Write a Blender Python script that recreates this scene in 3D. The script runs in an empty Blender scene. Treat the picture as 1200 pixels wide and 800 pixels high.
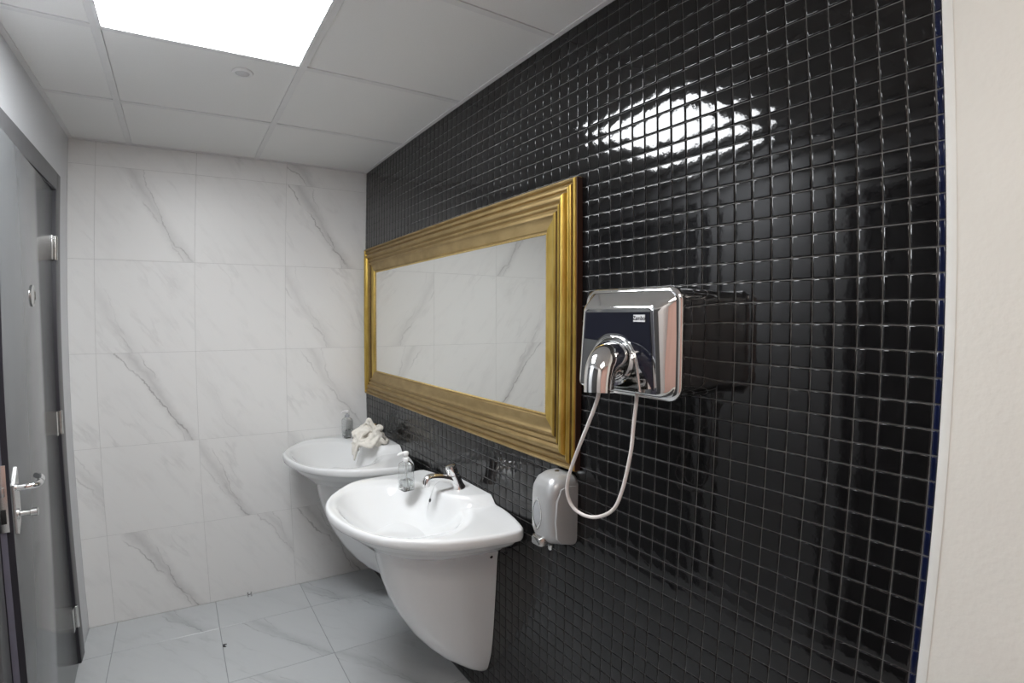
import bpy, bmesh, math, random
from mathutils import Vector, Matrix, Euler
random.seed(7)
SC = bpy.context.scene
COL = SC.collection
S = 0.0412                      # pitch of the black mosaic, metres
ZC, YB, XL, YN = 2.369, 2.752, -1.472, -1.45   # ceiling, back wall, left wall, wall behind the viewer

# ------------------------------------------------------------ camera, light, exposure
cd = bpy.data.cameras.new('camera'); cam = bpy.data.objects.new('camera', cd); COL.objects.link(cam)
cam.location = (-0.96867, -0.25873, 1.51698)
cam.rotation_mode = 'XYZ'; cam.rotation_euler = (1.52869, -0.00347, -0.58477)
cd.type = 'PANO'; cd.sensor_fit = 'HORIZONTAL'; cd.sensor_width = 36.0; cd.sensor_height = 24.0
cd.clip_start = 0.02
LP = (0.0, 0.969047 / 18, 0.0, -0.153831 / 18 ** 3, 0.0184678 / 18 ** 4)
try:
    cd.panorama_type = 'FISHEYE_LENS_POLYNOMIAL'
    for k in range(5): setattr(cd, 'fisheye_polynomial_k%d' % k, -LP[k])
    cd.fisheye_fov = math.radians(175)
except Exception:
    pass
try:
    cd.cycles.panorama_type = 'FISHEYE_LENS_POLYNOMIAL'
    for k in range(5): setattr(cd.cycles, 'fisheye_polynomial_k%d' % k, -LP[k])
    cd.cycles.fisheye_fov = math.radians(175)
except Exception:
    pass
SC.camera = cam
w = bpy.data.worlds.new('world'); SC.world = w; w.use_nodes = True
w.node_tree.nodes['Background'].inputs[0].default_value = (0.8, 0.85, 0.9, 1)
w.node_tree.nodes['Background'].inputs[1].default_value = 0.05
SC.view_settings.view_transform = 'Standard'; SC.view_settings.look = 'None'
SC.view_settings.gamma = 1; SC.view_settings.use_curve_mapping = False
SC.view_settings.exposure = 0.0
PANEL_POWER = 28.0
PANEL2_POWER = 11.0

# ------------------------------------------------------------ materials
def new_mat(name):
    m = bpy.data.materials.new(name); m.use_nodes = True
    nt = m.node_tree; b = nt.nodes['Principled BSDF']
    return m, nt, b
def N(nt, t, **kw):
    n = nt.nodes.new(t)
    for k, v in kw.items(): setattr(n, k, v)
    return n
def setp(b, col=None, rough=None, metal=None, **kw):
    if col is not None: b.inputs['Base Color'].default_value = (*col, 1)
    if rough is not None: b.inputs['Roughness'].default_value = rough
    if metal is not None: b.inputs['Metallic'].default_value = metal
    for k, v in kw.items(): b.inputs[k.replace('_', ' ')].default_value = v
def noise_var(nt, b, c1, c2, scale, detail=4, rough=None, bump=0, bscale=None, coord='Object', stretch=None, rnd=False):
    tc = N(nt, 'ShaderNodeTexCoord'); vec = tc.outputs[coord]
    if rnd:
        oi = N(nt, 'ShaderNodeObjectInfo'); ad = N(nt, 'ShaderNodeVectorMath', operation='ADD')
        mu = N(nt, 'ShaderNodeMath', operation='MULTIPLY'); mu.inputs[1].default_value = 37
        nt.links.new(oi.outputs['Random'], mu.inputs[0]); nt.links.new(vec, ad.inputs[0]); nt.links.new(mu.outputs[0], ad.inputs[1]); vec = ad.outputs[0]
    if stretch:
        mp = N(nt, 'ShaderNodeMapping'); mp.inputs['Scale'].default_value = stretch
        nt.links.new(vec, mp.inputs[0]); vec = mp.outputs[0]
    n = N(nt, 'ShaderNodeTexNoise'); n.inputs['Scale'].default_value = scale; n.inputs['Detail'].default_value = detail
    nt.links.new(vec, n.inputs['Vector'])
    r = N(nt, 'ShaderNodeValToRGB'); r.color_ramp.elements[0].position = .3; r.color_ramp.elements[1].position = .7
    r.color_ramp.elements[0].color = (*c1, 1); r.color_ramp.elements[1].color = (*c2, 1)
    nt.links.new(n.outputs['Fac'], r.inputs[0]); nt.links.new(r.outputs[0], b.inputs['Base Color'])
    if bump:
        n2 = N(nt, 'ShaderNodeTexNoise'); n2.inputs['Scale'].default_value = bscale or scale; n2.inputs['Detail'].default_value = 2
        nt.links.new(vec, n2.inputs['Vector'])
        bp = N(nt, 'ShaderNodeBump'); bp.inputs['Strength'].default_value = 1; bp.inputs['Distance'].default_value = bump
        nt.links.new(n2.outputs['Fac'], bp.inputs['Height']); nt.links.new(bp.outputs[0], b.inputs['Normal'])
    if rough is not None: b.inputs['Roughness'].default_value = rough
    return n

def simple(name, col, rough=.5, metal=0, var=.06, scale=30, bump=0, bscale=None, **kw):
    m, nt, b = new_mat(name); setp(b, col, rough, metal, **kw)
    noise_var(nt, b, tuple(c * (1 - var) for c in col), tuple(min(1, c * (1 + var)) for c in col), scale, bump=bump, bscale=bscale)
    return m

def marble(name, base, vein, rough, nrm):
    # nrm: which two object axes make the tile plane ('xz', 'yz', 'xy')
    m, nt, b = new_mat(name); setp(b, base, rough)
    L = nt.links.new
    def M(op, a, bb=None, c=None):
        n = N(nt, 'ShaderNodeMath', operation=op)
        for i, v in enumerate((a, bb, c)):
            if v is None: continue
            if isinstance(v, (int, float)): n.inputs[i].default_value = v
            else: L(v, n.inputs[i])
        return n.outputs[0]
    def A(name_):
        n = N(nt, 'ShaderNodeAttribute', attribute_type='OBJECT', attribute_name=name_); return n.outputs['Fac']
    tc = N(nt, 'ShaderNodeTexCoord'); sp = N(nt, 'ShaderNodeSeparateXYZ'); L(tc.outputs['Object'], sp.inputs[0])
    u = sp.outputs['XYZ'.index(nrm[0].upper())]; v = sp.outputs['XYZ'.index(nrm[1].upper())]
    rnd = A('seed')
    cb = N(nt, 'ShaderNodeCombineXYZ'); L(u, cb.inputs[0]); L(v, cb.inputs[1]); L(rnd, cb.inputs[2])
    def noise(scale, detail, rough_=.5, add=0.0, vec=None):
        n = N(nt, 'ShaderNodeTexNoise'); n.inputs['Scale'].default_value = scale; n.inputs['Detail'].default_value = detail
        n.inputs['Roughness'].default_value = rough_
        src = vec or cb.outputs[0]
        if add:
            a = N(nt, 'ShaderNodeVectorMath', operation='ADD'); L(src, a.inputs[0]); a.inputs[1].default_value = (add, add * 2, add); src = a.outputs[0]
        L(src, n.inputs['Vector']); return n.outputs['Fac']
    w1 = M('SUBTRACT', noise(5, 5, .6), .5); w2 = M('SUBTRACT', noise(22, 3, .5, 3.1), .5)
    du = M('ADD', M('MULTIPLY', u, .80), M('MULTIPLY', v, .60))
    al = M('SUBTRACT', M('MULTIPLY', v, .80), M('MULTIPLY', u, .60))
    # anisotropic coordinates along the vein direction for wispy background veins
    cb2 = N(nt, 'ShaderNodeCombineXYZ'); L(M('MULTIPLY', du, 6.0), cb2.inputs[0]); L(M('MULTIPLY', al, 1.5), cb2.inputs[1]); L(rnd, cb2.inputs[2])
    wis = noise(1.1, 5, .55, 7.7, cb2.outputs[0])
    wl = M('MAXIMUM', M('SUBTRACT', 1.0, M('MULTIPLY', M('ABSOLUTE', M('SUBTRACT', wis, .5)), 34.0)), 0.0)
    mask = M('MAXIMUM', M('MULTIPLY', M('SUBTRACT', noise(4.5, 2, .5, 11.3), .5), 3.6), 0.0)
    wisp = M('MINIMUM', M('MULTIPLY', wl, mask), 1.0)
    cloud = M('MAXIMUM', M('MULTIPLY', M('SUBTRACT', noise(3.2, 6, .6, 5.5, cb2.outputs[0]), .52), 2.2), 0.0)
    dd = M('SUBTRACT', M('ADD', M('ADD', du, M('MULTIPLY', w1, .11)), M('MULTIPLY', w2, .008)), A('vein_at'))
    def line(off, width, bend):
        d = M('ABSOLUTE', M('SUBTRACT', M('SUBTRACT', dd, off), M('MULTIPLY', al, bend)))
        t = M('MAXIMUM', M('SUBTRACT', 1.0, M('DIVIDE', d, width)), 0.0)
        return M('POWER', t, 1.6)
    br = M('MINIMUM', M('MAXIMUM', M('MULTIPLY', M('SUBTRACT', noise(7, 3, .5, 17.0), .40), 5.0), 0.0), 1.0)
    core = M('MULTIPLY', line(0, .006, 0.0), br)
    core2 = M('MULTIPLY', line(.035, .0045, .25), M('SUBTRACT', 1.0, br))
    halo = M('MULTIPLY', line(.022, .055, .1), .40)
    vs = A('vein_strength')
    main = M('MULTIPLY', M('MINIMUM', M('ADD', M('ADD', M('MULTIPLY', core, .8), M('MULTIPLY', core2, .6)), halo), 1.0), vs)
    tot = M('MINIMUM', M('ADD', M('ADD', main, M('MULTIPLY', wisp, .28)), M('MULTIPLY', cloud, .20)), 1.0)
    mx = N(nt, 'ShaderNodeMix', data_type='RGBA'); L(tot, mx.inputs['Factor'])
    mx.inputs[6].default_value = (*base, 1); mx.inputs[7].default_value = (*vein, 1)
    L(mx.outputs[2], b.inputs['Base Color'])
    return m

M_wallmarble = marble('marble_wall_tile', (.80, .80, .79), (.36, .355, .35), .38, 'xz')
M_floormarble = marble('marble_floor_tile', (.55, .57, .58), (.27, .28, .29), .20, 'xy')
M_grout_w = simple('pale_grout', (.58, .58, .57), .8)
M_grout_f = simple('floor_grout', (.30, .31, .32), .85)
M_grout_b = simple('grey_grout', (.20, .20, .20), .8, var=.2, scale=60)
M_plaster = simple('painted_plaster', (.80, .79, .745), .55, var=.02, scale=6, bump=.0006, bscale=90)
M_leftpaint = simple('grey_white_wall_paint', (.60, .61, .63), .35, var=.015, scale=4, bump=.0002, bscale=120)
M_white_bead = simple('white_corner_bead', (.82, .83, .81), .4, var=.02)
M_rose = simple('pink_bounce_wall', (.68, .44, .38), .6, var=.05, scale=3)  # unseen wall, its pink invented to bounce warm light into the room
M_ceiltile = simple('ceiling_board', (.83, .83, .82), .7, var=.015, scale=200, bump=.0003, bscale=300)
M_tbar = simple('white_ceiling_bar', (.76, .76, .76), .5, var=.02)

def mosaic_mat(name, c):
    m, nt, b = new_mat(name)
    setp(b, c, .07); b.inputs['IOR'].default_value = 1.46
    noise_var(nt, b, tuple(x * .75 for x in c), tuple(x * 1.25 for x in c), 14, bump=.00035, bscale=48, rnd=True)
    return m
M_black = mosaic_mat('black_glazed_mosaic', (.0065, .0063, .0068))
M_navy = mosaic_mat('navy_glazed_mosaic', (.006, .010, .040))

M_ceramic = simple('white_glazed_ceramic', (.77, .78, .785), .06, var=.01, scale=5)
M_ceramic.node_tree.nodes['Principled BSDF'].inputs['Coat Weight'].default_value = .3
M_chrome = simple('polished_chrome', (.80, .80, .80), .05, 1.0, var=.02, scale=8)
M_chrome_s = simple('satin_chrome', (.62, .62, .61), .25, 1.0, var=.04, scale=20)
M_inlay = simple('dark_gloss_inlay', (.010, .011, .020), .05, 0, var=.1)
M_black_pl = simple('black_plastic', (.012, .012, .014), .35)
M_dark_hole = simple('dark_cavity', (.01, .01, .01), .8)
M_silver = simple('silver_plastic', (.47, .475, .48), .30, .35, var=.03, scale=12)
M_label = simple('white_badge', (.75, .76, .78), .4)
M_ink = simple('dark_print', (.015, .015, .03), .5)
M_cord = simple('white_cord_rubber', (.74, .70, .68), .45)
M_white_pl = simple('white_plastic', (.80, .80, .80), .35)
M_grey_pl = simple('grey_plastic', (.35, .36, .38), .4)
M_ash_pl = simple('pale_grey_plastic', (.58, .58, .59), .4)
M_cloth = simple('off_white_cloth', (.74, .71, .65), .95, var=.10, scale=60, bump=.0012, bscale=220)
M_door = simple('grey_gloss_laminate', (.125, .13, .135), .13, 0, var=.04, scale=3)
M_door_dull = simple('dull_dark_door_paint', (.05, .05, .052), .65)
M_frame_grey = simple('grey_painted_metal', (.115, .115, .12), .45, 0, var=.05)
M_door_edge = simple('black_door_edge', (.018, .017, .024), .5)
M_jamb = simple('lavender_grey_jamb', (.16, .155, .20), .45)
M_red = simple('red_marker', (.5, .02, .04), .5)

def gold_mat(name, c1, c2, stretch, rough):
    m, nt, b = new_mat(name); setp(b, c1, rough, .85)
    noise_var(nt, b, c1, c2, 9, 6, stretch=stretch, bump=.0003)
    return m
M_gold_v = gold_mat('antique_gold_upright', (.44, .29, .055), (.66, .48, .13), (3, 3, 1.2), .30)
M_gold_h2 = simple('faint_groove_patina_and_shade', (.29, .205, .09), .5, .8, var=.12, scale=12)  # horizontal rails: groove patina with only faint shade painted in
M_gold_dark = simple('dark_groove_patina_and_shade', (.13, .075, .02), .5, .5, var=.3, scale=40)  # uprights: patina, darkened and widened to paint in the groove shade
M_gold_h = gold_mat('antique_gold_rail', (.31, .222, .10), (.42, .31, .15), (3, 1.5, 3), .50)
M_gold_pale = simple('pale_gold_beading', (.62, .47, .2), .35, .8, var=.2, scale=150)
M_brown = simple('dark_brown_frame_edge', (.045, .018, .010), .5)
m, nt, b = new_mat('mirror_glass'); setp(b, (.86, .865, .84), .004, 1.0); M_mirror = m
def glass(name, col, rough=.03):
    m, nt, b = new_mat(name); setp(b, col, rough); b.inputs['Transmission Weight'].default_value = 1; b.inputs['IOR'].default_value = 1.42
    return m
M_clear = glass('clear_bottle_plastic', (.93, .94, .94))
M_liquid = glass('cloudy_soap', (.80, .82, .82), .25)
def emit(name, col, p):
    m, nt, b = new_mat(name); setp(b, (.9, .9, .9), .4)
    b.inputs['Emission Color'].default_value = (*col, 1); b.inputs['Emission Strength'].default_value = p
    return m
M_led = emit('led_diffuser', (.95, .975, 1.0), PANEL_POWER)
M_led2 = emit('led_diffuser_warm', (1.0, .93, .85), PANEL2_POWER)

# ------------------------------------------------------------ helpers
def link(name, me, mat, parent=None, smooth=False):
    o = bpy.data.objects.new(name, me); COL.objects.link(o)
    if mat is not None and not me.materials: me.materials.append(mat)
    if smooth:
        for p in me.polygons: p.use_smooth = True
    if parent is not None: o.parent = parent
    return o
def mesh(name, V, F):
    me = bpy.data.meshes.new(name); me.from_pydata([tuple(v) for v in V], [], F); me.update(); return me
def mk(name, V, F, mat, parent=None, smooth=False, angle=None):
    o = link(name, mesh(name, V, F), mat, parent, smooth)
    if angle is not None: sharp(o, angle)
    return o
def fixn(o):
    bm = bmesh.new(); bm.from_mesh(o.data); bmesh.ops.recalc_face_normals(bm, faces=bm.faces); bm.to_mesh(o.data); bm.free(); return o
def sharp(o, deg):
    bm = bmesh.new(); bm.from_mesh(o.data); bmesh.ops.recalc_face_normals(bm, faces=bm.faces)
    for e in bm.edges:
        if len(e.link_faces) == 2 and e.calc_face_angle(0) > math.radians(deg): e.smooth = False
    for f in bm.faces: f.smooth = True
    bm.to_mesh(o.data); bm.free()
def box(name, lo, hi, mat, parent=None, bev=0, seg=2):
    bm = bmesh.new(); bmesh.ops.create_cube(bm, size=1)
    for v in bm.verts:
        v.co = Vector([lo[i] + (v.co[i] + .5) * (hi[i] - lo[i]) for i in range(3)])
    if bev: bmesh.ops.bevel(bm, geom=list(bm.edges), offset=bev, segments=seg, profile=.5, affect='EDGES')
    me = bpy.data.meshes.new(name); bm.to_mesh(me); bm.free()
    o = link(name, me, mat, parent)
    if bev: sharp(o, 35)
    return o
def struct(o): o['kind'] = 'structure'; return o
def tag(o, label, cat, group=None):
    o['label'] = label; o['category'] = cat
    if group: o['group'] = group
    return o
def empty(name, loc, label=None, cat=None, group=None):
    o = bpy.data.objects.new(name, None); COL.objects.link(o); o.location = loc; o.empty_display_size = .05
    if label: tag(o, label, cat, group)
    return o
def loft(name, rings, mat, parent=None, cap0=True, cap1=True, closed=True, angle=50):
    n = len(rings[0]); V = [v for r in rings for v in r]; F = []
    for a in range(len(rings) - 1):
        for k in range(n if closed else n - 1):
            k2 = (k + 1) % n
            F.append((a * n + k, a * n + k2, (a + 1) * n + k2, (a + 1) * n + k))
    if cap0: F.append(tuple(range(n)))
    if cap1: F.append(tuple((len(rings) - 1) * n + k for k in reversed(range(n))))
    o = mk(name, V, F, mat, parent); sharp(o, angle); return o
def smoothpath(pts, n=8):
    P = [Vector(p) for p in pts]; out = []
    for i in range(len(P) - 1):
        p0 = P[max(i - 1, 0)]; p1 = P[i]; p2 = P[i + 1]; p3 = P[min(i + 2, len(P) - 1)]
        for k in range(n):
            t = k / n
            out.append(.5 * ((2 * p1) + (p2 - p0) * t + (2 * p0 - 5 * p1 + 4 * p2 - p3) * t * t + (3 * p1 - p0 - 3 * p2 + p3) * t ** 3))
    out.append(P[-1]); return out
def tube_rings(path, rad, seg=12, squash=1.0, up=Vector((0, 1, 0))):
    rings = []
    for i, p in enumerate(path):
        d = (path[min(i + 1, len(path) - 1)] - path[max(i - 1, 0)]).normalized()
        a = up.cross(d)
        if a.length < 1e-4: a = Vector((1, 0, 0)).cross(d)
        a.normalize(); bb = d.cross(a)
        r = rad[i] if isinstance(rad, (list, tuple)) else rad
        rings.append([p + a * (math.cos(t) * r * squash) + bb * (math.sin(t) * r) for t in [2 * math.pi * k / seg for k in range(seg)]])
    return rings
def tube(name, pts, rad, mat, parent=None, seg=12, n=6, squash=1.0, up=Vector((0, 1, 0)), cap=True):
    path = smoothpath(pts, n)
    if isinstance(rad, (list, tuple)):
        rr = []
        for i in range(len(rad) - 1):
            for k in range(n): rr.append(rad[i] + (rad[i + 1] - rad[i]) * k / n)
        rr.append(rad[-1]); rad = rr
    return loft(name, tube_rings(path, rad, seg, squash, up), mat, parent, cap, cap, angle=60)
def lathe(name, prof, axis, origin, mat, parent=None, seg=24, angle=40):
    ax = Vector(axis).normalized(); t = Vector((0, 0, 1)) if abs(ax.z) < .9 else Vector((1, 0, 0))
    a = t.cross(ax).normalized(); bb = ax.cross(a); o = Vector(origin)
    rings = [[o + ax * h + (a * math.cos(q) + bb * math.sin(q)) * max(r, 1e-5) for q in [2 * math.pi * k / seg for k in range(seg)]] for r, h in prof]
    return loft(name, rings, mat, parent, True, True, angle=angle)
def rrect(y0, y1, z0, z1, r, seg=6):
    """rounded rectangle in (y, z), counter-clockwise list"""
    out = []
    r = min(r, (y1 - y0) / 2 - 1e-4, (z1 - z0) / 2 - 1e-4)
    for cy, cz, a0 in ((y1 - r, z1 - r, 0), (y0 + r, z1 - r, 90), (y0 + r, z0 + r, 180), (y1 - r, z0 + r, 270)):
        for k in range(seg + 1):
            a = math.radians(a0 + 90 * k / seg); out.append((cy + r * math.cos(a), cz + r * math.sin(a)))
    return out
def smst(a, b_, x):
    t = min(1, max(0, (x - a) / (b_ - a))); return t * t * (3 - 2 * t)

# ------------------------------------------------------------ tiled surfaces
def tile_mesh(name, w_, h_, th, bev, plane, sgn):
    """slab of w_ x h_ in `plane` with its face towards sgn along the third axis; the face is at 0, the back at -th"""
    V = []
    for d, ins in ((-th, 0), (-bev, 0), (0, bev)):
        for a, c in ((-1, -1), (1, -1), (1, 1), (-1, 1)):
            V.append((a * (w_ / 2 - ins), c * (h_ / 2 - ins), d))
    F = [(0, 1, 5, 4), (1, 2, 6, 5), (2, 3, 7, 6), (3, 0, 4, 7), (4, 5, 9, 8), (5, 6, 10, 9), (6, 7, 11, 10), (7, 4, 8, 11), (8, 9, 10, 11)]
    ax = {'xy': (0, 1, 2), 'xz': (0, 2, 1), 'yz': (1, 2, 0)}[plane]
    V2 = []
    for v in V:
        q = [0, 0, 0]; q[ax[0]] = v[0]; q[ax[1]] = v[1]; q[ax[2]] = v[2] * sgn; V2.append(q)
    me = mesh(name, V2, F)
    bm = bmesh.new(); bm.from_mesh(me); bmesh.ops.recalc_face_normals(bm, faces=bm.faces); bm.to_mesh(me); bm.free()
    return me
_tc = {}
def slab(parent, name, plane, sgn, u0, u1, v0, v1, face, mat, gap=.002, th=.008, bev=.0008, vein=(0, 0), seed=None):
    """one tile covering u0..u1, v0..v1 (joint centre lines) with its face at coordinate `face`"""
    w_, h_ = round(u1 - u0 - gap, 4), round(v1 - v0 - gap, 4)
    key = (plane, sgn, w_, h_, th, bev, mat.name)
    if key not in _tc:
        _tc[key] = tile_mesh(name, w_, h_, th, bev, plane, sgn); _tc[key].materials.append(mat)
    o = bpy.data.objects.new(name, _tc[key]); COL.objects.link(o); o.parent = parent
    cu, cv = (u0 + u1) / 2, (v0 + v1) / 2
    jit = random.uniform(-.0002, .0002)
    if plane == 'xy': o.location = (cu, cv, face + jit)
    elif plane == 'xz': o.location = (cu, face + jit, cv)
    else: o.location = (face + jit, cu, cv)
    o['vein_at'] = float(vein[0]); o['vein_strength'] = float(vein[1])
    o['seed'] = float(seed if seed is not None else random.uniform(0, 40))
    return o

# floor
floor = struct(box('floor', (XL - .1, YN - .1, -.1), (.1, YB + .1, -.0015), M_grout_f))
xs = [XL, -1.349, -.8865, -.4345, 0]
ys = [YB]; y = 2.466
while y > YN: ys.append(y); y -= .4595
ys.append(YN); ys = ys[::-1]
for i in range(len(xs) - 1):
    for j in range(len(ys) - 1):
        r = random.random()
        slab(floor, 'floor_tile', 'xy', 1, xs[i], xs[i + 1], ys[j], ys[j + 1], 0, M_floormarble, gap=.003, th=.0015,
             vein=(random.uniform(-.14, .14), .75 if r < .55 else .15))
# back wall
wb = struct(box('wall_back', (XL - .1, YB + .001, -.1), (.1, YB + .1, ZC + .05), M_grout_w))
bx_ = [XL, -33.0 * S, -22.12 * S, -11.05 * S, 0]
T0 = 38.72
zr = [0] + [(q + T0) * S for q in (-27.65, -16.95, -5.85, 5.1, 16.0)] + [ZC]
VE = {(1, 4): (.03, .85), (3, 4): (-.04, 1.0), (1, 3): (-.18, .35), (3, 3): (-.12, .5), (1, 2): (0.02, 1.0), (2, 2): (-.15, .2), (3, 2): (.02, .5),
      (1, 1): (0, 0), (2, 1): (-.13, .75), (3, 1): (-.10, .5), (1, 0): (.0, 1.0), (2, 0): (.17, .5), (3, 0): (-.02, .95), (0, 1): (0, .5), (3, 5): (-.14, .8)}
for i in range(4):
    for j in range(6):
        slab(wb, 'wall_tile', 'xz', -1, bx_[i], bx_[i + 1], zr[j], zr[j + 1], YB, M_wallmarble, gap=.0016, th=.0009 + .0001, bev=.0006, vein=VE.get((i, j), (0, 0)), seed=3.3 * i + 7.1 * j + .4)
# left wall: smooth grey paint round the doorways
wl = struct(box('wall_left', (XL - .10, 2.47, -.1), (XL, YB + .1, ZC + .05), M_leftpaint))
for k, (a, c, z0, z1) in enumerate(((1.53, 2.47, 2.07, ZC + .05), (.72, 1.53, -.1, ZC + .05), (-.18, .72, 2.07, ZC + .05), (YN - .1, -.18, -.1, ZC + .05))):
    box('wall_block', (XL - .10, a, z0), (XL, c, z1), M_leftpaint, wl)

# right wall: black mosaic
wr = struct(box('wall_right', (.0012, -.27 * S, -.1), (.12, YB + .1, ZC + .05), M_grout_b))
def mosaic_verts(sy, sz):
    g = .0024
    V = []
    for x, ins in ((.0012, 0), (-.0006, .0001), (-.0013, .0007), (-.00145, .0024)):
        for a, c in ((-1, -1), (1, -1), (1, 1), (-1, 1)):
            V.append((x, a * (sy / 2 - g / 2 - ins), c * (sz / 2 - g / 2 - ins)))
    F = []
    for k in range(3):
        for q in range(4): F.append((k * 4 + q, k * 4 + (q + 1) % 4, k * 4 + 4 + (q + 1) % 4, k * 4 + 4 + q))
    F.append((12, 13, 14, 15))
    F = [tuple(reversed(f)) for f in F]
    return V, F
CR = Euler((1.52869, -0.00347, -0.58477)).to_matrix()
def on_view(y, z):
    """rough angle from the lens axis and apparent size of a mosaic tile: picks which tiles are single parts"""
    v = CR.transposed() @ (Vector((0, y, z)) - cam.location); d = v.length
    th = math.acos(-v.z / d); r = th
    for _ in range(12): r = th / (.969 - .1538 * r * r + .01847 * r ** 3)
    ph = math.atan2(v.y, v.x); px_, py_ = 600 + 600 * r * math.cos(ph), 400 - 600 * r * math.sin(ph)
    size = abs(cam.location.x) / d ** 3
    return px_, py_, size
cells = []
for i in range(-1, 67):
    y0, y1 = (i * S, (i + 1) * S)
    if i == -1: y0 = -.27 * S
    if i == 66: y1 = YB
    for j in range(-39, 19):
        z0, z1 = (j + T0) * S, (j + 1 + T0) * S
        z0 = max(z0, 0); z1 = min(z1, ZC)
        if z1 - z0 < .006: continue
        cells.append((i, j, (y0 + y1) / 2, (z0 + z1) / 2, y1 - y0, z1 - z0))
def hidden(y, z):
    if .43 < y < .80 and 1.33 < z < 1.60: return True      # behind the dryer
    if .88 < y < 2.7 and 1.08 < z < 1.94: return True      # behind the looking glass
    return False
cand = []
for c in cells:
    px_, py_, size = on_view(c[2], c[3])
    if -5 < px_ < 1205 and -5 < py_ < 805 and not hidden(c[2], c[3]):
        cand.append((size * c[4] * c[5], c))
cand.sort(key=lambda q: -q[0])
single = set((c[0], c[1]) for _, c in cand[:296])
protos = {}
SV, SF, SM = [], [], []
for (i, j, y, z, sy, sz) in cells:
    key = (round(sy, 4), round(sz, 4), i == -1)
    mat = M_navy if i == -1 else M_black
    rot = Euler((0, math.radians(random.gauss(0, .28)), math.radians(random.gauss(0, .28)))).to_matrix()
    off = random.uniform(-.0002, .0002)
    if (i, j) in single:
        if key not in protos:
            V, F = mosaic_verts(sy, sz); me = mesh('mosaic_tile', V, F); me.materials.append(mat)
            for p in me.polygons: p.use_smooth = True
            protos[key] = me
        o = bpy.data.objects.new('mosaic_tile', protos[key]); COL.objects.link(o); o.parent = wr
        o.location = (off, y, z); o.rotation_euler = rot.to_euler()
    else:
        V, F = mosaic_verts(sy, sz); n0 = len(SV)
        for v in V: SV.append(rot @ Vector(v) + Vector((off, y, z)))
        SF += [tuple(q + n0 for q in f) for f in F]; SM += [1 if i == -1 else 0] * len(F)
me = mesh('mosaic_field', SV, SF); me.materials.append(M_black); me.materials.append(M_navy)
for p, mi in zip(me.polygons, SM): p.material_index = mi; p.use_smooth = True
o = link('mosaic_field', me, None, wr); o['kind'] = 'stuff'
# painted wall beside the mosaic, its rounded corner bead, and the wall behind the viewer
struct(box('wall_near_right', (-.0015, YN - .1, -.1), (.12, -.27 * S - .014, ZC + .05), M_plaster))
bead = struct(box('trim_1', (-.0030, -.27 * S - .015, 0), (.02, -.27 * S - .0003, ZC), M_white_bead, None, .0012, 3))
struct(box('wall_near', (XL - .1, YN - .1, -.1), (.1, YN, ZC + .05), M_rose))

# ------------------------------------------------------------ ceiling
ceil = struct(box('ceiling', (XL - .1, YN - .1, ZC + .012), (.1, YB + .1, ZC + .08), M_grout_w))
gx = [XL, -1.2175, -.6175, 0]
gy = [YB, 2.165, 1.565, .965, .365, -.235, -.835, YN]
lights = []
for i in range(3):
    for j in range(len(gy) - 1):
        x0, x1, y0, y1 = gx[i], gx[i + 1], gy[j + 1], gy[j]
        if i == 1 and j in (2, 5):
            lights.append((x0, x1, y0, y1)); continue
        slab(ceil, 'ceiling_panel', 'xy', -1, x0, x1, y0, y1, ZC + .003, M_ceiltile, gap=.022, th=.008, bev=.003)
for x in gx[1:3]: box('ceiling_bar', (x - .012, YN, ZC), (x + .012, YB, ZC + .012), M_tbar, ceil)
for y in gy[1:-1]:
    for i in range(3):
        a = gx[i] + (.012 if i else 0); c = gx[i + 1] - (.012 if i < 2 else 0)
        box('ceiling_bar', (a, y - .012, ZC + .0004), (c, y + .012, ZC + .012), M_tbar, ceil)
for lo, hi in (((XL, YN, ZC - .001), (XL + .018, YB, ZC + .012)), ((-.018, YN, ZC - .001), (-.0022, YB, ZC + .012)), ((XL + .018, YB - .018, ZC - .001), (-.018, YB - .0012, ZC + .012)), ((XL + .018, YN, ZC - .001), (-.018, YN + .018, ZC + .012))):
    box('edge_trim', lo, hi, M_tbar, ceil)
for k, (x0, x1, y0, y1) in enumerate(lights):
    t = empty('ceiling_light', ((x0 + x1) / 2, (y0 + y1) / 2, ZC),
              ('square white LED ceiling panel glowing in the tiled ceiling', 'square LED ceiling panel over the entrance, behind the viewer')[k], 'ceiling light')
    a, c = (x1 - x0) / 2 - .0125, (y1 - y0) / 2 - .0125
    box('diffuser', (-a + .005, -c + .005, .0005), (a - .005, c - .005, .006), (M_led, M_led2)[k], t)
    V = []
    for (aa, cc) in ((a + .006, c + .006), (a - .004, c - .004)):
        for z in (-.002, .008):
            for sx, sy in ((-1, -1), (1, -1), (1, 1), (-1, 1)): V.append((sx * aa, sy * cc, z))
    F = []
    for q in range(4):
        r = (q + 1) % 4
        F += [(q, r, r + 4, q + 4), (q + 8, r + 8, r + 12, q + 12), (q, r, r + 8, q + 8), (q + 4, r + 4, r + 12, q + 12)]
    fixn(mk('light_frame', V, F, M_white_pl, t))
t = empty('ceiling_sensor', (-.797, 1.69, ZC + .003), 'small round white sensor set in the ceiling beside the light panel', 'sensor')
lathe('sensor_rim', [(.034, 0), (.036, .002), (.034, .006), (.026, .008), (.024, .0065), (.024, .001)], (0, 0, -1), (0, 0, 0), M_white_pl, t)
lathe('lens', [(.0235, .0), (.0235, .007), (.018, .010), (.008, .0115), (0, .012)], (0, 0, -1), (0, 0, 0), M_ash_pl, t)

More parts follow.
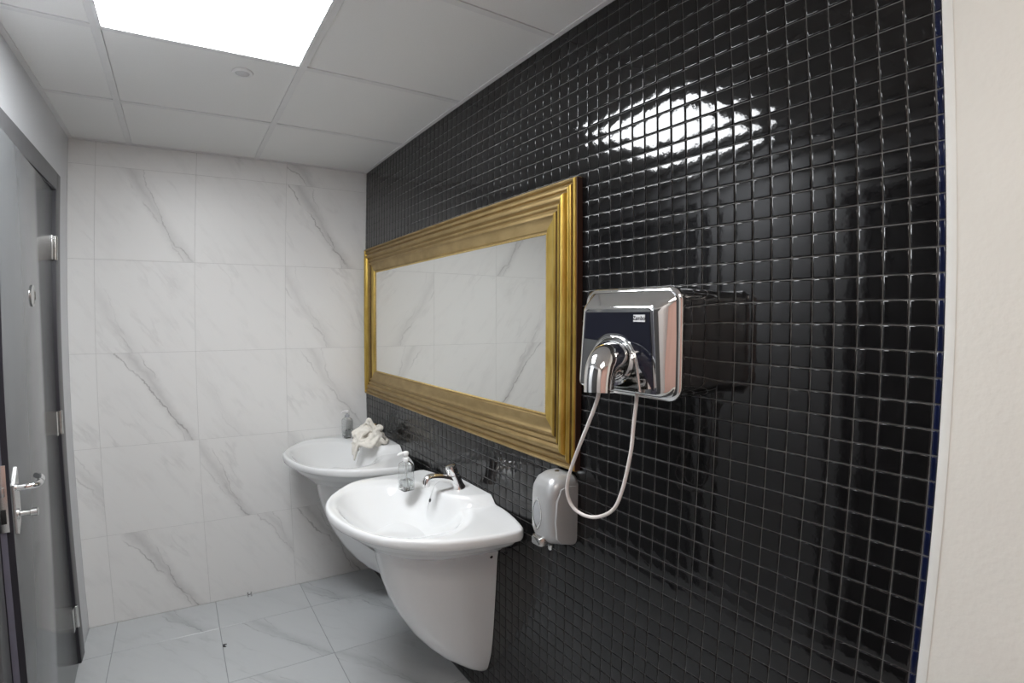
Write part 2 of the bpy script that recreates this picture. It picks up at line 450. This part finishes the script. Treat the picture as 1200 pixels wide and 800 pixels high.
# ------------------------------------------------------------ door
def door(name, y0, y1, ang, parts=True, leafmat=None):
    """frame in the left wall; leaf hinged at y1"""
    d = struct(empty(name, (XL, y1, 0)))
    def R(nm, ya, yb_, za, zb, xa, xb, mat, bev=.002): return box(nm, (xa - 0, ya - y1, za), (xb, yb_ - y1, zb), mat, d, bev)
    R('architrave', y1 + .012, y1 + .085, 0, 2.135, 0, .012, M_frame_grey)
    R('architrave', y0 - .075, y0 - .012, 0, 2.135, 0, .013, M_frame_grey)
    R('architrave', y0 - .012, y1 + .012, 2.062, 2.135, 0, .013, M_frame_grey)
    R('jamb', y1 + .0005, y1 + .0125, 0, 2.066, -.099, .011, M_door_edge)
    R('gap_shade_strip', y1 - .030, y1 + .0004, 0, 2.055, -.03, -.006, M_door_edge)  # black strip standing for the shade in the gap beside the hinges
    R('jamb', y0 - .03, y0 - .0125, 0, 2.066, -.099, .006, M_jamb)
    R('jamb', y0 - .0005, y1 + .0005, 2.056, 2.066, -.099, .006, M_door_edge)
    R('door_seal', y0 - .0125, y0 - .005, 0, 2.055, -.05, .010, M_door_edge, .001)
    a = math.radians(ang)
    leaf = box('door_leaf', (-.044, -(y1 - y0) + .006, .012), (.004, -.034, 2.046), leafmat or M_door, d, .0015)
    leaf.rotation_euler = (0, 0, a)
    ww = (y1 - y0)
    box('edge_band', (-.0435, -ww + .0035, .014), (.0035, -ww + .0065, 2.044), M_door_edge, leaf)
    box('edge_strip', (-.026, -ww + .0025, .014), (-.012, -ww + .0036, 2.044), M_jamb, leaf)
    if parts:
        for z in (1.82, 1.09, .225):
            h = lathe('hinge', [(.0075, -.05), (.0085, -.049), (.0085, -.002), (.0070, -.001), (.0070, .001), (.0085, .002), (.0085, .049), (.0075, .05)], (0, 0, 1), (.010, .004, z - .004), M_chrome_s, d, 14)
            box('hinge_plate', (.0042, -.045, z - .054), (.0062, -.0030, z + .046), M_chrome_s, h, .0004)
        # lever, escutcheon, turn
        zz = 1.04
        pl = loft('escutcheon', [[(.0045 + dx, yy, z2) for yy, z2 in [(-ww + .018, zz + .012), (-ww + .018, zz - .128), (-ww + .034, zz - .135), (-ww + .066, zz - .105), (-ww + .074, zz - .075), (-ww + .070, zz + .012), (-ww + .062, zz + .055)]] for dx in (0, .006)], M_chrome_s, leaf, angle=30)
        hd = tube('door_handle', [(.008, -ww + .04, zz), (.045, -ww + .04, zz), (.058, -ww + .055, zz), (.060, -ww + .085, zz), (.056, -ww + .120, zz + .003), (.040, -ww + .142, zz + .006)], [.0115, .0095, .0095, .0095, .009, .0085], M_chrome, leaf, 14)
        lathe('thumb_turn', [(.016, .0), (.016, .004), (.0085, .006), (.0085, .028), (.012, .030), (.012, .046), (.009, .048)], (1, 0, 0), (.0095, -ww + .042, zz - .078), M_chrome_s, leaf, 18)
        fp = box('lock_plate', (-.036, -ww + .0005, zz - .115), (-.004, -ww + .0035, zz + .075), M_chrome_s, leaf, .0006)
        box('latch', (-.021, -ww - .009, zz - .012), (-.009, -ww + .0005, zz + .014), M_chrome_s, leaf, .001)
        box('dead_bolt', (-.021, -ww - .0025, zz - .09), (-.009, -ww + .0005, zz - .05), M_dark_hole, leaf, .0005)
        sg = lathe('door_sign', [(.036, 0), (.037, .001), (.037, .004), (.033, .005), (.031, .003), (0, .003)], (1, 0, 0), (.0042, -.455, 1.60), M_chrome_s, leaf, 32)
    return d
door('door_1', 1.570, 2.445, 2.45)
door('door_2', -.14, .68, 0, parts=False, leafmat=M_door_dull)

# ------------------------------------------------------------ framed looking glass
def framed_mirror():
    Y0, Y1, Z0, Z1 = .853, 2.706, 1.090, 1.914
    WF = .158
    t = empty('wall_mirror', (0, (Y0 + Y1) / 2, Z0), 'long rectangular mirror in a wide ridged antique gold frame on the black mosaic', 'mirror')
    t0 = Vector(t.location)
    prof = [(0, 0), (0, .019), (.003, .0245), (.007, .0265), (.011, .0245), (.0135, .0165), (.018, .0160),
            (.021, .0235), (.026, .0285), (.029, .0295), (.033, .0275), (.036, .0180), (.041, .0170),
            (.044, .0280), (.048, .0335), (.053, .0350), (.059, .0330), (.063, .0240), (.066, .0185), (.069, .0180),
            (.072, .0250), (.076, .0275), (.080, .0250), (.083, .0175), (.089, .0170),
            (.092, .0225), (.096, .0255), (.101, .0250), (.105, .0190), (.110, .0160), (.120, .0155), (.138, .0150), (.143, .0145), (.146, .010), (.150, .010)]
    # each rail: mitred
    def rail(k, mat, dark):
        rings = []
        for end in (0, 1):
            ring = []
            for (q, h) in prof + [(.150, 0)]:
                if k < 2 and .011 < q < .112: h = .0170 + (h - .0170) * .62
                if k == 0: p = (-h, (Y0 + q) if end == 0 else (Y1 - q), Z1 - q * .92)
                if k == 1: p = (-h, (Y0 + q) if end == 0 else (Y1 - q), Z0 + q * .92)
                if k == 2: p = (-h, Y0 + q, (Z0 + q * .92) if end == 0 else (Z1 - q * .92))
                if k == 3: p = (-h, Y1 - q, (Z0 + q * .92) if end == 0 else (Z1 - q * .92))
                ring.append(Vector(p) - t0)
            rings.append(ring)
        # subdivide along length so worn noise has room
        A, B = rings; full = [[a.lerp(b_, s / 4) for a, b_ in zip(A, B)] for s in range(5)]
        o = loft('frame_rail', full, mat, t, True, True, closed=True, angle=32)
        o.data.materials.append(dark)
        npf = len(prof) + 1
        lim = .0252 if k > 1 else .0190
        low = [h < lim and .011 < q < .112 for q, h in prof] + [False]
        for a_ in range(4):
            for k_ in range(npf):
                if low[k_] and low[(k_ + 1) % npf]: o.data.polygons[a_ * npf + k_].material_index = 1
        return o
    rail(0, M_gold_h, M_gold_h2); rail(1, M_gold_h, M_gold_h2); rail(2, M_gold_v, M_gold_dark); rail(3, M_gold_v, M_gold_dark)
    q = .150
    g = box('mirror_glass', (-.007, Y0 + q - .001 - t0.y, Z0 + q * .92 - .001 - t0.z), (-.002, Y1 - q + .001 - t0.y, Z1 - q * .92 + .001 - t0.z), M_mirror, t)
    # dark edge of the frame seen from the side, and the beaded slip next to the glass
    box('frame_edge', (-.0205, Y0 - .0025 - t0.y, Z0 + .002 - t0.z), (0, Y0 - t0.y, Z1 - .002 - t0.z), M_brown, t)
    V, F = [], []
    def bead(y, z):
        n = len(V); r = .0026
        V.extend([(-.0085, y - r, z), (-.0085, y, z - r), (-.0085, y + r, z), (-.0085, y, z + r), (-.0125, y, z)])
        F.extend([(n, n + 1, n + 4), (n + 1, n + 2, n + 4), (n + 2, n + 3, n + 4), (n + 3, n, n + 4), (n + 3, n + 2, n + 1, n)])
    yy0, yy1, zz0, zz1 = Y0 + q + .003 - t0.y, Y1 - q - .003 - t0.y, Z0 + q * .92 + .003 - t0.z, Z1 - q * .92 - .003 - t0.z
    y = yy0
    while y < yy1: bead(y, zz0); bead(y, zz1); y += .0065
    z = zz0
    while z < zz1: bead(yy0, z); bead(yy1, z); z += .0065
    o = mk('beading', V, F, M_gold_pale, t); o['kind'] = 'stuff'
    for nm, lo, hi in (('slip', (yy0 - .004, zz0 - .004), (yy1 + .004, zz0 + .0005)), ('slip', (yy0 - .004, zz1 - .0005), (yy1 + .004, zz1 + .004)), ('slip', (yy0 - .004, zz0), (yy0 + .0005, zz1)), ('slip', (yy1 - .0005, zz0), (yy1 + .004, zz1))):
        box(nm, (-.0095, lo[0], lo[1]), (-.0065, hi[0], hi[1]), M_gold_pale, t)
framed_mirror()

# ------------------------------------------------------------ wash basins
ZT = .8475; CY1 = 1.465; CY2 = 2.347
OUT_H = [(0, .215), (-.006, .265), (-.017, .325), (-.031, .380), (-.040, .396), (-.056, .402), (-.09, .402), (-.16, .400), (-.23, .391), (-.30, .374), (-.36, .342), (-.41, .302), (-.455, .251), (-.492, .191), (-.519, .124), (-.534, .060), (-.539, 0)]
def outline(n=120):
    P = smoothpath([(x, -h, 0) for x, h in OUT_H], 6)
    half = [(p.x, p.y) for p in P]
    poly = half + [(x, -y) for x, y in reversed(half[:-1])]
    return poly           # from near wall corner, round the front, to far wall corner
def ray_out(poly, cx, ang):
    dx, dy = math.cos(ang), math.sin(ang); best = None
    pts = poly + [poly[0]]
    for (x0, y0), (x1, y1) in zip(pts[:-1], pts[1:]):
        ex, ey = x1 - x0, y1 - y0; den = dx * ey - dy * ex
        if abs(den) < 1e-12: continue
        t = ((x0 - cx) * ey - (y0) * ex) / den; s = ((x0 - cx) * dy - (y0) * dx) / den
        if t > 0 and -1e-6 <= s <= 1 + 1e-6 and (best is None or t < best): best = t
    return best
POLY = outline()
def basin_z(x, y):
    # y relative to the centre line
    z = ZT + .010 * smst(-.10, 0, x)
    q = (abs((x + .300) / .196) ** 2.3 + abs(y / .290) ** 2.3) ** (1 / 2.3)
    z -= .012 * smst(1.18, .98, q)
    z -= .115 * (1 - max(0, min(1, q)) ** 2.6) if q < 1 else 0
    d = math.sqrt((x / .165) ** 2 + (y / .150) ** 2) if True else 0
    m_ = 1 - smst(.86, 1.10, d)
    zd = .880 + .07 * max(x + .17, 0) * .6
    return z * (1 - m_) + zd * m_
def make_basin(mat):
    NA = 144; cx = -.235; angs = [2 * math.pi * k / NA for k in range(NA)]
    RO = [ray_out(POLY, cx, a) for a in angs]
    ss = [0] + [(.04 + .93 * (k / 46)) for k in range(47)]
    V = [(cx, 0, basin_z(cx, 0))]; F = []
    rings = []
    for s in ss[1:]:
        rings.append([(cx + RO[k] * s * math.cos(angs[k]), RO[k] * s * math.sin(angs[k])) for k in range(NA)])
    zz = [[basin_z(x, y) for x, y in r] for r in rings]
    # rounded rim and side
    last = rings[-1]; zl = zz[-1]
    edge = [( .985, -.0012), (.995, -.005), (1.0, -.011), (1.0, -.024), (.996, -.032), (.985, -.037), (.965, -.0385)]
    for s, dz in edge:
        r = [(cx + RO[k] * s * math.cos(angs[k]), RO[k] * s * math.sin(angs[k])) for k in range(NA)]
        rings.append(r); zz.append([(zl[k] + dz if dz > -.012 else (ZT + dz) * .999 + .001 * ZT) for k in range(NA)])
    base = [(cx + RO[k] * math.cos(angs[k]), RO[k] * math.sin(angs[k])) for k in range(NA)]
    for z, kx, ky in ((.8075, .95, .93), (.800, .935, .905), (.788, .922, .88), (.774, .905, .84), (.760, .875, .78), (.742, .835, .71), (.724, .795, .64), (.708, .765, .57), (.698, .745, .51), (.694, .70, .44)):
        rings.append([(x * kx, y * ky) for x, y in base]); zz.append([z] * NA)
    for r, z in zip(rings, zz):
        for (x, y), q in zip(r, z): V.append((min(x, -.0035), min(y - .13 * x, .4015), q))
    for k in range(NA): F.append((0, 1 + k, 1 + (k + 1) % NA))
    for a in range(len(rings) - 1):
        for k in range(NA):
            k2 = (k + 1) % NA; F.append((1 + a * NA + k, 1 + (a + 1) * NA + k, 1 + (a + 1) * NA + k2, 1 + a * NA + k2))
    F.append(tuple(1 + (len(rings) - 1) * NA + k for k in range(NA)))
    return V, F
def make_pedestal():
    prof = [(.735, .398, .190), (.70, .392, .184), (.66, .386, .176), (.60, .374, .170), (.52, .350, .163), (.44, .315, .155), (.36, .270, .147), (.29, .218, .138), (.235, .168, .128), (.197, .122, .116), (.165, .082, .104), (.147, .052, .092), (.140, .03, .082)]
    NS = 36; rings = []
    for z, dx, hw in prof:
        r = []
        for k in range(NS + 1):
            a = math.pi * k / NS; e = 2 / 2.35
            c, s_ = math.cos(a), math.sin(a)
            r.append((-.0035 - dx * abs(s_) ** e, -hw * math.copysign(abs(c) ** e, c), z))
        rings.append(r)
    return rings
def tap(parent):
    b0 = lathe('tap_body', [(.0275, 0), (.0285, .003), (.0265, .008), (.0235, .022), (.0225, .045), (.021, .062)], (-.34, 0, .94), (-.066, 0, .880), M_chrome, parent, 24)
    ax = Vector((-.34, 0, .94)).normalized(); o = Vector((-.066, 0, .880)) + ax * .062
    lathe('tap_button', [(.0175, -.002), (.0175, .004), (.0205, .006), (.0205, .032), (.0185, .038), (.010, .0405), (0, .041)], ax, o, M_chrome, b0, 24)
    tube('spout', [(-.070, 0, .906), (-.105, 0, .925), (-.145, 0, .937), (-.180, 0, .941), (-.196, 0, .934), (-.199, 0, .912)], [.020, .0165, .0145, .014, .0145, .0145], M_chrome, b0, 16)
    return b0
def sink(cy, label):
    t = empty('wash_basin', (0, cy, 0), label, 'sink', 'wall-hung ceramic wash basins')
    V, F = make_basin(None)
    o = mk('basin', V, F, M_ceramic, t, smooth=True); fixn(o)
    p = loft('half_pedestal', make_pedestal(), M_ceramic, t, True, True, closed=True, angle=50)
    tap(t)
    # dark discs painted for the shade inside the overflow opening and bolt hole
    lathe('overflow_hole', [(.0075, 0), (.0075, .0012), (0, .0013)], (-.80, 0, .25), (-.1705, .030, .8445), M_dark_hole, t, 20)
    lathe('bolt_hole', [(.0085, 0), (.0085, .0015), (.0062, .0018), (.0062, .0008)], (-.12, -1, 0), (-.030, -.1768, .668), M_ceramic, t, 20)
    lathe('bolt_hole_shade', [(.006, 0), (.0055, .0012), (0, .0014)], (-.12, -1, 0), (-.030, -.1772, .668), M_dark_hole, t, 16)
    lathe('drain', [(.030, 0), (.030, .002), (.024, .003), (.020, .0012), (0, .0012)], (0, 0, 1), (-.292, .038, .7205), M_chrome, t, 28)
    return t
sink(CY1, 'white wash basin with bare chrome tap, nearer of the two, half pedestal below')
sink(CY2, 'white wash basin in the far corner with a crumpled cloth over its tap')

# ------------------------------------------------------------ pump bottles
def bottle(loc, rz, label, headmat, collar):
    t = empty('pump_bottle', loc, label, 'soap bottle', 'clear pump bottles on the basins'); t.rotation_euler = (0, 0, rz)
    def sq(a, z, r): return [(x, y, z) for x, y in rrect(-a, a, -a, a, r, 4)]
    prof = [(.020, 0, .006), (.0235, .002, .006), (.0245, .008, .006), (.0245, .050, .006), (.0235, .054, .006), (.0240, .058, .006), (.0240, .098, .006), (.0225, .106, .008), (.015, .114, .010), (.0115, .117, .0105), (.0115, .124, .0105)]
    outer = [sq(a, z, r) for a, z, r in prof]
    inner = [sq(max(a - .0016, .004), max(z, .003) - (.0012 if z > .1 else 0), max(r - .0012, .002)) for a, z, r in prof]
    loft('bottle_body', outer + inner[::-1], M_clear, t, True, True, angle=25)
    loft('liquid', [sq(a - .0022, z, .004) for a, z in ((.019, .004), (.0235, .009), (.0235, .040))], M_liquid, t, angle=30)
    c = lathe('pump_collar', [(.0135, 0), (.0135, .012), (.010, .014), (.006, .0145), (.006, .022)], (0, 0, 1), (0, 0, .118), collar, t, 20)
    hd = loft('pump_head', [[(x * k, y * k, z) for x, y in rrect(-.011, .011, -.011, .011, .009, 4)] for z, k in ((.138, .7), (.142, 1.0), (.150, 1.05), (.154, .9), (.156, .5))], headmat, t, angle=40)
    tube('pump_nozzle', [(0, 0, .149), (-.018, 0, .150), (-.030, 0, .147), (-.034, 0, .143)], [.007, .0055, .0045, .004], headmat, hd, 10)
    tube('dip_tube', [(0, 0, .118), (.001, .001, .06), (.004, .002, .006)], .0022, M_white_pl, t, 8)
    return t
bottle((-.203, 1.645, .8475), .12, 'clear square pump bottle with white top on the nearer basin', M_white_pl, M_white_pl)
bottle((-.140, 2.676, .8480), .2, 'clear pump bottle with grey collar behind the cloth in the corner', M_white_pl, M_grey_pl)

# ------------------------------------------------------------ crumpled cloth over the far tap
def cloth():
    rng = random.Random(11)
    cx, cy, cz = -.125, 2.335, .905
    V, F = [], []
    def add(pts, rad, sq=.5, seg=8):
        path = smoothpath(pts, 6); n = len(path)
        rr = []
        for i in range(len(rad) - 1):
            for k in range(6): rr.append(rad[i] + (rad[i + 1] - rad[i]) * k / 6)
        rr.append(rad[-1])
        rings = tube_rings(path, rr, seg, sq, Vector((rng.uniform(-1, 1), rng.uniform(-1, 1), rng.uniform(-.3, .3))).normalized())
        n0 = len(V)
        for r in rings: V.extend([tuple(v) for v in r])
        for a in range(n - 1):
            for k in range(seg):
                k2 = (k + 1) % seg; F.append((n0 + a * seg + k, n0 + a * seg + k2, n0 + (a + 1) * seg + k2, n0 + (a + 1) * seg + k))
        F.append(tuple(n0 + k for k in reversed(range(seg)))); F.append(tuple(n0 + (n - 1) * seg + k for k in range(seg)))
    # core heap
    add([(cx - .085, cy - .03, .890), (cx - .01, cy, .915), (cx + .065, cy + .02, .895)], [.020, .044, .026], .85, 12)
    add([(cx - .04, cy + .085, .893), (cx, cy + .01, .935), (cx + .02, cy - .085, .895)], [.020, .040, .022], .85, 12)
    add([(cx - .075, cy + .02, .925), (cx - .03, cy, .945), (cx + .03, cy, .950)], [.026, .036, .030], .9, 12)
    # rolled folds wandering over the heap
    for k in range(20):
        a0 = rng.uniform(0, 6.28); pts = []
        a1 = a0 + rng.choice((-1, 1)) * rng.uniform(1.6, 3.2)
        r0 = rng.uniform(.02, .095)
        for q in range(5):
            a = a0 + (a1 - a0) * q / 4; rad = max(.012, r0 + rng.uniform(-.018, .018))
            h = .985 - 9.0 * rad * rad - rng.uniform(0, .012) + (.022 if k < 4 and q in (1, 2) else 0)
            pts.append((cx + rad * math.cos(a) * .95, cy + rad * math.sin(a) * 1.1, max(.892, h)))
        w0 = rng.uniform(.007, .012)
        add(pts, [w0 * .5, w0, w0 * 1.2, w0, w0 * .5], rng.uniform(.5, .9))
    # the tail hanging into the bowl
    add([(cx - .01, cy - .02, .965), (cx - .055, cy - .045, .935), (cx - .078, cy - .050, .890), (cx - .088, cy - .048, .850), (cx - .094, cy - .045, .815)], [.014, .018, .022, .018, .008], .5)
    add([(cx - .03, cy + .01, .955), (cx - .072, cy - .008, .915), (cx - .090, cy - .022, .875), (cx - .095, cy - .028, .840)], [.014, .018, .016, .008], .55)
    o = mk('draped_cloth', V, F, M_cloth)
    tag(o, 'crumpled off-white cloth heaped over the tap of the far basin', 'cloth')
    r = o.modifiers.new('remesh', 'REMESH'); r.mode = 'VOXEL'; r.voxel_size = .0032; r.use_smooth_shade = True
    s = o.modifiers.new('smooth', 'SMOOTH'); s.iterations = 2; s.factor = .5
    return o
cloth()

# ------------------------------------------------------------ hand dryer
def hand_dryer():
    YC = .5445; H = .1355; FH = .104; FO = .0075
    t = empty('hand_dryer', (0, YC, 1.36), 'chrome wall hand dryer with dark front and looping white cord beside the mirror', 'hand dryer')
    def P(w_, y, z): return (-w_, y - YC, z - 1.36)
    ZB, ZTp = 1.357, 1.583
    def ring(w_, hw, z0, z1, r, k=0, o=0): return [P(w_, YC + o * FO + (y - YC) * (1 + k * (z1 - z) / (z1 - z0)), z) for y, z in rrect(YC - hw, YC + hw, z0, z1, r, 8)]
    KK = .14
    # casing behind the rim
    loft('casing', [ring(.0022, H, ZB, ZTp, .030), ring(.10, H, ZB, ZTp, .030), ring(.118, H - .001, ZB + .001, ZTp - .001, .030)], M_chrome, t, True, True)
    loft('rim', [ring(.116, H + .001, ZB - .001, ZTp + .001, .030), ring(.120, H + .004, ZB - .004, ZTp + .003, .032), ring(.127, H + .005, ZB - .005, ZTp + .0035, .032), ring(.134, H + .002, ZB - .003, ZTp + .001, .030), ring(.136, H - .006, ZB + .005, ZTp - .006, .026)], M_chrome, t, False, False, angle=80)
    # cover: slopes in from the rim to the front face
    FZ0, FZ1 = 1.366, 1.543
    loft('cover', [ring(.133, H - .004, ZB + .003, ZTp - .004, .027), ring(.140, H - .010, ZB + .005, ZTp - .010, .025, .03), ring(.156, FH + .012, FZ0 - .003, ZTp - .030, .016, KK * .85, .8), ring(.1615, FH + .0045, FZ0 - .001, FZ1 + .004, .014, KK, 1), ring(.1640, FH + .001, FZ0, FZ1 + .0005, .013, KK, 1), ring(.165, FH - .003, FZ0 + .003, FZ1 - .003, .012, KK, 1)], M_chrome, t, False, False, angle=80)
    # front face with an arched opening for the nozzle
    ya0, ya1, az = .482, .640, 1.480           # arch feet and crown
    n = 24
    ac, ar = (ya0 + ya1) / 2, (ya1 - ya0) / 2
    arch = []
    for k in range(n + 1):
        u = k / n; y = ya1 + (ya0 - ya1) * u
        q = abs((y - ac) / ar); arch.append((y, FZ0 + .004 + (az - FZ0 - .004) * max(0.0, 1 - q ** 2.6) ** (1 / 1.9)))
    z0, z1 = FZ0 + .003, FZ1 - .003
    def yy(side, z): return YC + FO + side * (FH - .003) * (1 + KK * (z1 - z) / (z1 - z0))
    outer = []
    for k in range(n + 1):
        u = k / n
        if u < .3: z = z0 + (z1 - z0) * u / .3; outer.append((yy(1, z), z))
        elif u <= .7: outer.append((yy(1, z1) + (yy(-1, z1) - yy(1, z1)) * (u - .3) / .4, z1))
        else: z = z1 + (z0 - z1) * (u - .7) / .3; outer.append((yy(-1, z), z))
    W0 = .165
    V = [P(W0, *p) for p in outer] + [P(W0, *p) for p in arch]; m1 = n + 1
    F = [(k, k + 1, m1 + k + 1, m1 + k) for k in range(n)]
    o = mk('front_face', V, F, M_chrome, t); sharp(o, 40)
    # the hollow behind the arch
    V = [P(W0, *p) for p in arch] + [P(.128, y, z) for y, z in arch]
    F = [(k, k + 1, m1 + k + 1, m1 + k) for k in range(n)] + [tuple(range(m1, 2 * m1)), (0, n, 2 * m1 - 1, m1)]
    o = mk('nozzle_well', V, F, M_chrome_s, t); sharp(o, 40)
    # dark glossy inlay
    a = [(yy(-1, z) + .008, z) for z in (FZ0 + .010, (FZ0 + FZ1) / 2, FZ1 - .010)] + [(yy(1, FZ1 - .01) - .006, FZ1 - .010), (yy(1, az - .006) - .006, az - .006)]
    b_ = []
    for y, z in arch:
        q = (y - ac) / ar
        b_.append((ac + q * (ar + .006), z + .008 * (1 - abs(q) ** 3)))
    b_ = [p for p in b_ if (p[1] > az - .010 or p[0] < ac) and p[1] > FZ0 + .010]
    poly = a + b_
    bm = bmesh.new()
    vs = [bm.verts.new(P(.1655, y, z)) for y, z in poly]
    f = bm.faces.new(vs)
    r_ = bmesh.ops.extrude_face_region(bm, geom=[f])
    for v in r_['geom']:
        if isinstance(v, bmesh.types.BMVert): v.co.x -= .0012
    bmesh.ops.recalc_face_normals(bm, faces=bm.faces); bmesh.ops.triangulate(bm, faces=[f for f in bm.faces if len(f.verts) > 4])
    me = bpy.data.meshes.new('front_inlay'); bm.to_mesh(me); bm.free()
    inlay = link('front_inlay', me, M_inlay, t)
    # chrome rim of the arch
    tube('arch_rim', [P(.1655, y, z) for y, z in arch[::2]], .0028, M_chrome, t, 8, 2)
    # badge
    bd = box('badge', tuple(P(.1678, .4690, 1.5130)), tuple(P(.1662, .5005, 1.5275)), M_label, t)
    bd['label'] = 'small white maker badge'
    cu = bpy.data.curves.new('lettering', 'FONT'); cu.body = 'Zambo'; cu.size = .0118; cu.align_x = 'CENTER'; cu.align_y = 'CENTER'; cu.extrude = .0001; cu.offset = .00025
    tmp = bpy.data.objects.new('lettering_curve', cu); COL.objects.link(tmp)
    me = bpy.data.meshes.new_from_object(tmp.evaluated_get(bpy.context.evaluated_depsgraph_get()))
    bpy.data.objects.remove(tmp)
    tx = bpy.data.objects.new('lettering', me); COL.objects.link(tx); me.materials.clear(); me.materials.append(M_ink); tx.parent = bd
    tx.location = P(.1680, .48475, 1.5202); tx.rotation_euler = (math.pi / 2, 0, -math.pi / 2)
    # swivel nozzle: collar, elbow, mouth
    col = [(.130, .553, 1.420), (.150, .552, 1.423), (.168, .551, 1.426)]
    tube('nozzle_collar', [P(*c) for c in col], [.049, .050, .050], M_chrome, t, 28, 4, up=Vector((0, 0, 1)))
    path = [(.160, .550, 1.424), (.182, .546, 1.432), (.204, .540, 1.431), (.222, .535, 1.418), (.231, .532, 1.396), (.234, .530, 1.369)]
    path = smoothpath([P(*c) for c in path], 6)
    rad = [.043, .041, .0375, .0335, .0315, .0305]; rr = []
    for i in range(5):
        for k in range(6): rr.append(rad[i] + (rad[i + 1] - rad[i]) * k / 6)
    rr.append(rad[-1])
    R1 = tube_rings(path, rr, 32, 1.0, Vector((0, 1, 0)))
    R2 = tube_rings(path[12:], [r - .003 for r in rr[12:]], 32, 1.0, Vector((0, 1, 0)))[::-1]
    loft('nozzle', R1 + R2, M_chrome, t, True, True, angle=50)
    # hanging cord loop
    pts = [P(*c) for c in CORD]
    tube('cord', pts, .0042, M_cord, t, 10, 8)
    # side catch on the near side slope
    return t
CORD = [(.232, .531, 1.385), (.232, .536, 1.355), (.230, .564, 1.300), (.220, .612, 1.225), (.210, .652, 1.154), (.200, .664, 1.107), (.190, .645, 1.076), (.180, .598, 1.072),
        (.170, .549, 1.100), (.160, .530, 1.148), (.150, .517, 1.235), (.145, .516, 1.290), (.140, .514, 1.345), (.140, .513, 1.366)]
hand_dryer()

# ------------------------------------------------------------ soap dispenser
def dispenser():
    Y0, Y1 = .858, .968; YC = (Y0 + Y1) / 2
    t = empty('soap_dispenser', (0, YC, .86), 'silver-grey wall soap dispenser with oval window, beneath the hand dryer cord', 'soap dispenser')
    def ring(w_, ya, yb_, za, zb, r): return [(-w_, y - YC, z - .86) for y, z in rrect(ya, yb_, za, zb, r, 8)]
    loft('housing', [ring(.001, Y0, Y1, .858, 1.075, .030), ring(.012, Y0 - .001, Y1 + .001, .860, 1.079, .032), ring(.045, Y0, Y1, .868, 1.080, .034),
                     ring(.072, Y0 + .002, Y1 - .002, .876, 1.073, .036), ring(.086, Y0 + .007, Y1 - .007, .885, 1.060, .036), ring(.094, Y0 + .016, Y1 - .016, .895, 1.042, .032), ring(.097, Y0 + .027, Y1 - .027, .908, 1.022, .025)], M_silver, t, True, True, angle=80)
    # raised side cheek
    V = []
    chk = [(.010, .874), (.060, .884), (.076, .900), (.082, .950), (.078, 1.010), (.064, 1.044), (.040, 1.050), (.010, 1.046)]
    loft('side_panel', [[(-w_, Y0 - YC + .004, z - .86) for w_, z in chk], [(-w_, Y0 - YC - .0035, z - .86) for w_, z in chk], [(-(.044 + (w_ - .044) * .94), Y0 - YC - .0045, .962 + (z - .962) * .96 - .86) for w_, z in chk]], M_silver, t, angle=30)
    # almond window
    def alm(k, w_):
        out = []
        for q in range(20):
            a = 2 * math.pi * q / 20; c, s_ = math.cos(a), math.sin(a)
            out.append((-w_, .010 + .0185 * k * math.copysign(abs(c) ** 1.5, c), .102 + .043 * k * s_))
        return out
    loft('window_rim', [alm(1.15, .0955), alm(1.15, .0985), alm(1.0, .0990), alm(.92, .0975)], M_chrome_s, t, angle=60)
    loft('window', [alm(.9, .0972), alm(.9, .0978), alm(.5, .0984)], M_grey_pl, t, angle=60)
    b0 = loft('push_bar', [[(-w_, y - YC, z - .86) for y, z in rrect(.892, .940, .869, .898, .006, 4)] for w_ in (.078, .100)] + [[(-.107, y - YC, z - .86) for y, z in rrect(.897, .935, .872, .894, .005, 4)]], M_chrome_s, t, angle=50)
    lathe('outlet', [(.008, 0), (.008, .012), (.005, .016)], (0, 0, -1), (-.070, -.02, .012), M_chrome_s, t, 14)
    lathe('lock_pin', [(.007, 0), (.007, .003), (.004, .004), (0, .004)], (-.2, 0, 1), (-.035, .0, .2185), M_chrome_s, t, 16)
dispenser()

# ------------------------------------------------------------ scraps on the floor
t = empty('wall_stop', (-.712, YB - .022, 0), 'tiny two-pronged metal door stop at the foot of the marble wall', 'door stop')
for dx in (-.009, .009):
    lathe('prong', [(.0045, 0), (.0045, .002), (.003, .003), (.003, .019), (.0042, .020), (.0042, .024)], (0, 0, 1), (dx, 0, 0), M_chrome_s, t, 12)
box('crossbar', (-.010, -.0012, .0105), (.010, .0012, .0135), M_dark_hole, t)
o = tube('litter_scrap', [(-.872, 2.285, .0022), (-.885, 2.290, .0025), (-.878, 2.298, .003), (-.884, 2.306, .0022), (-.868, 2.304, .0025)], .0019, M_dark_hole, None, 8)
tag(o, 'tiny dark twisted scrap lying on the floor tiles near the joint', 'litter')
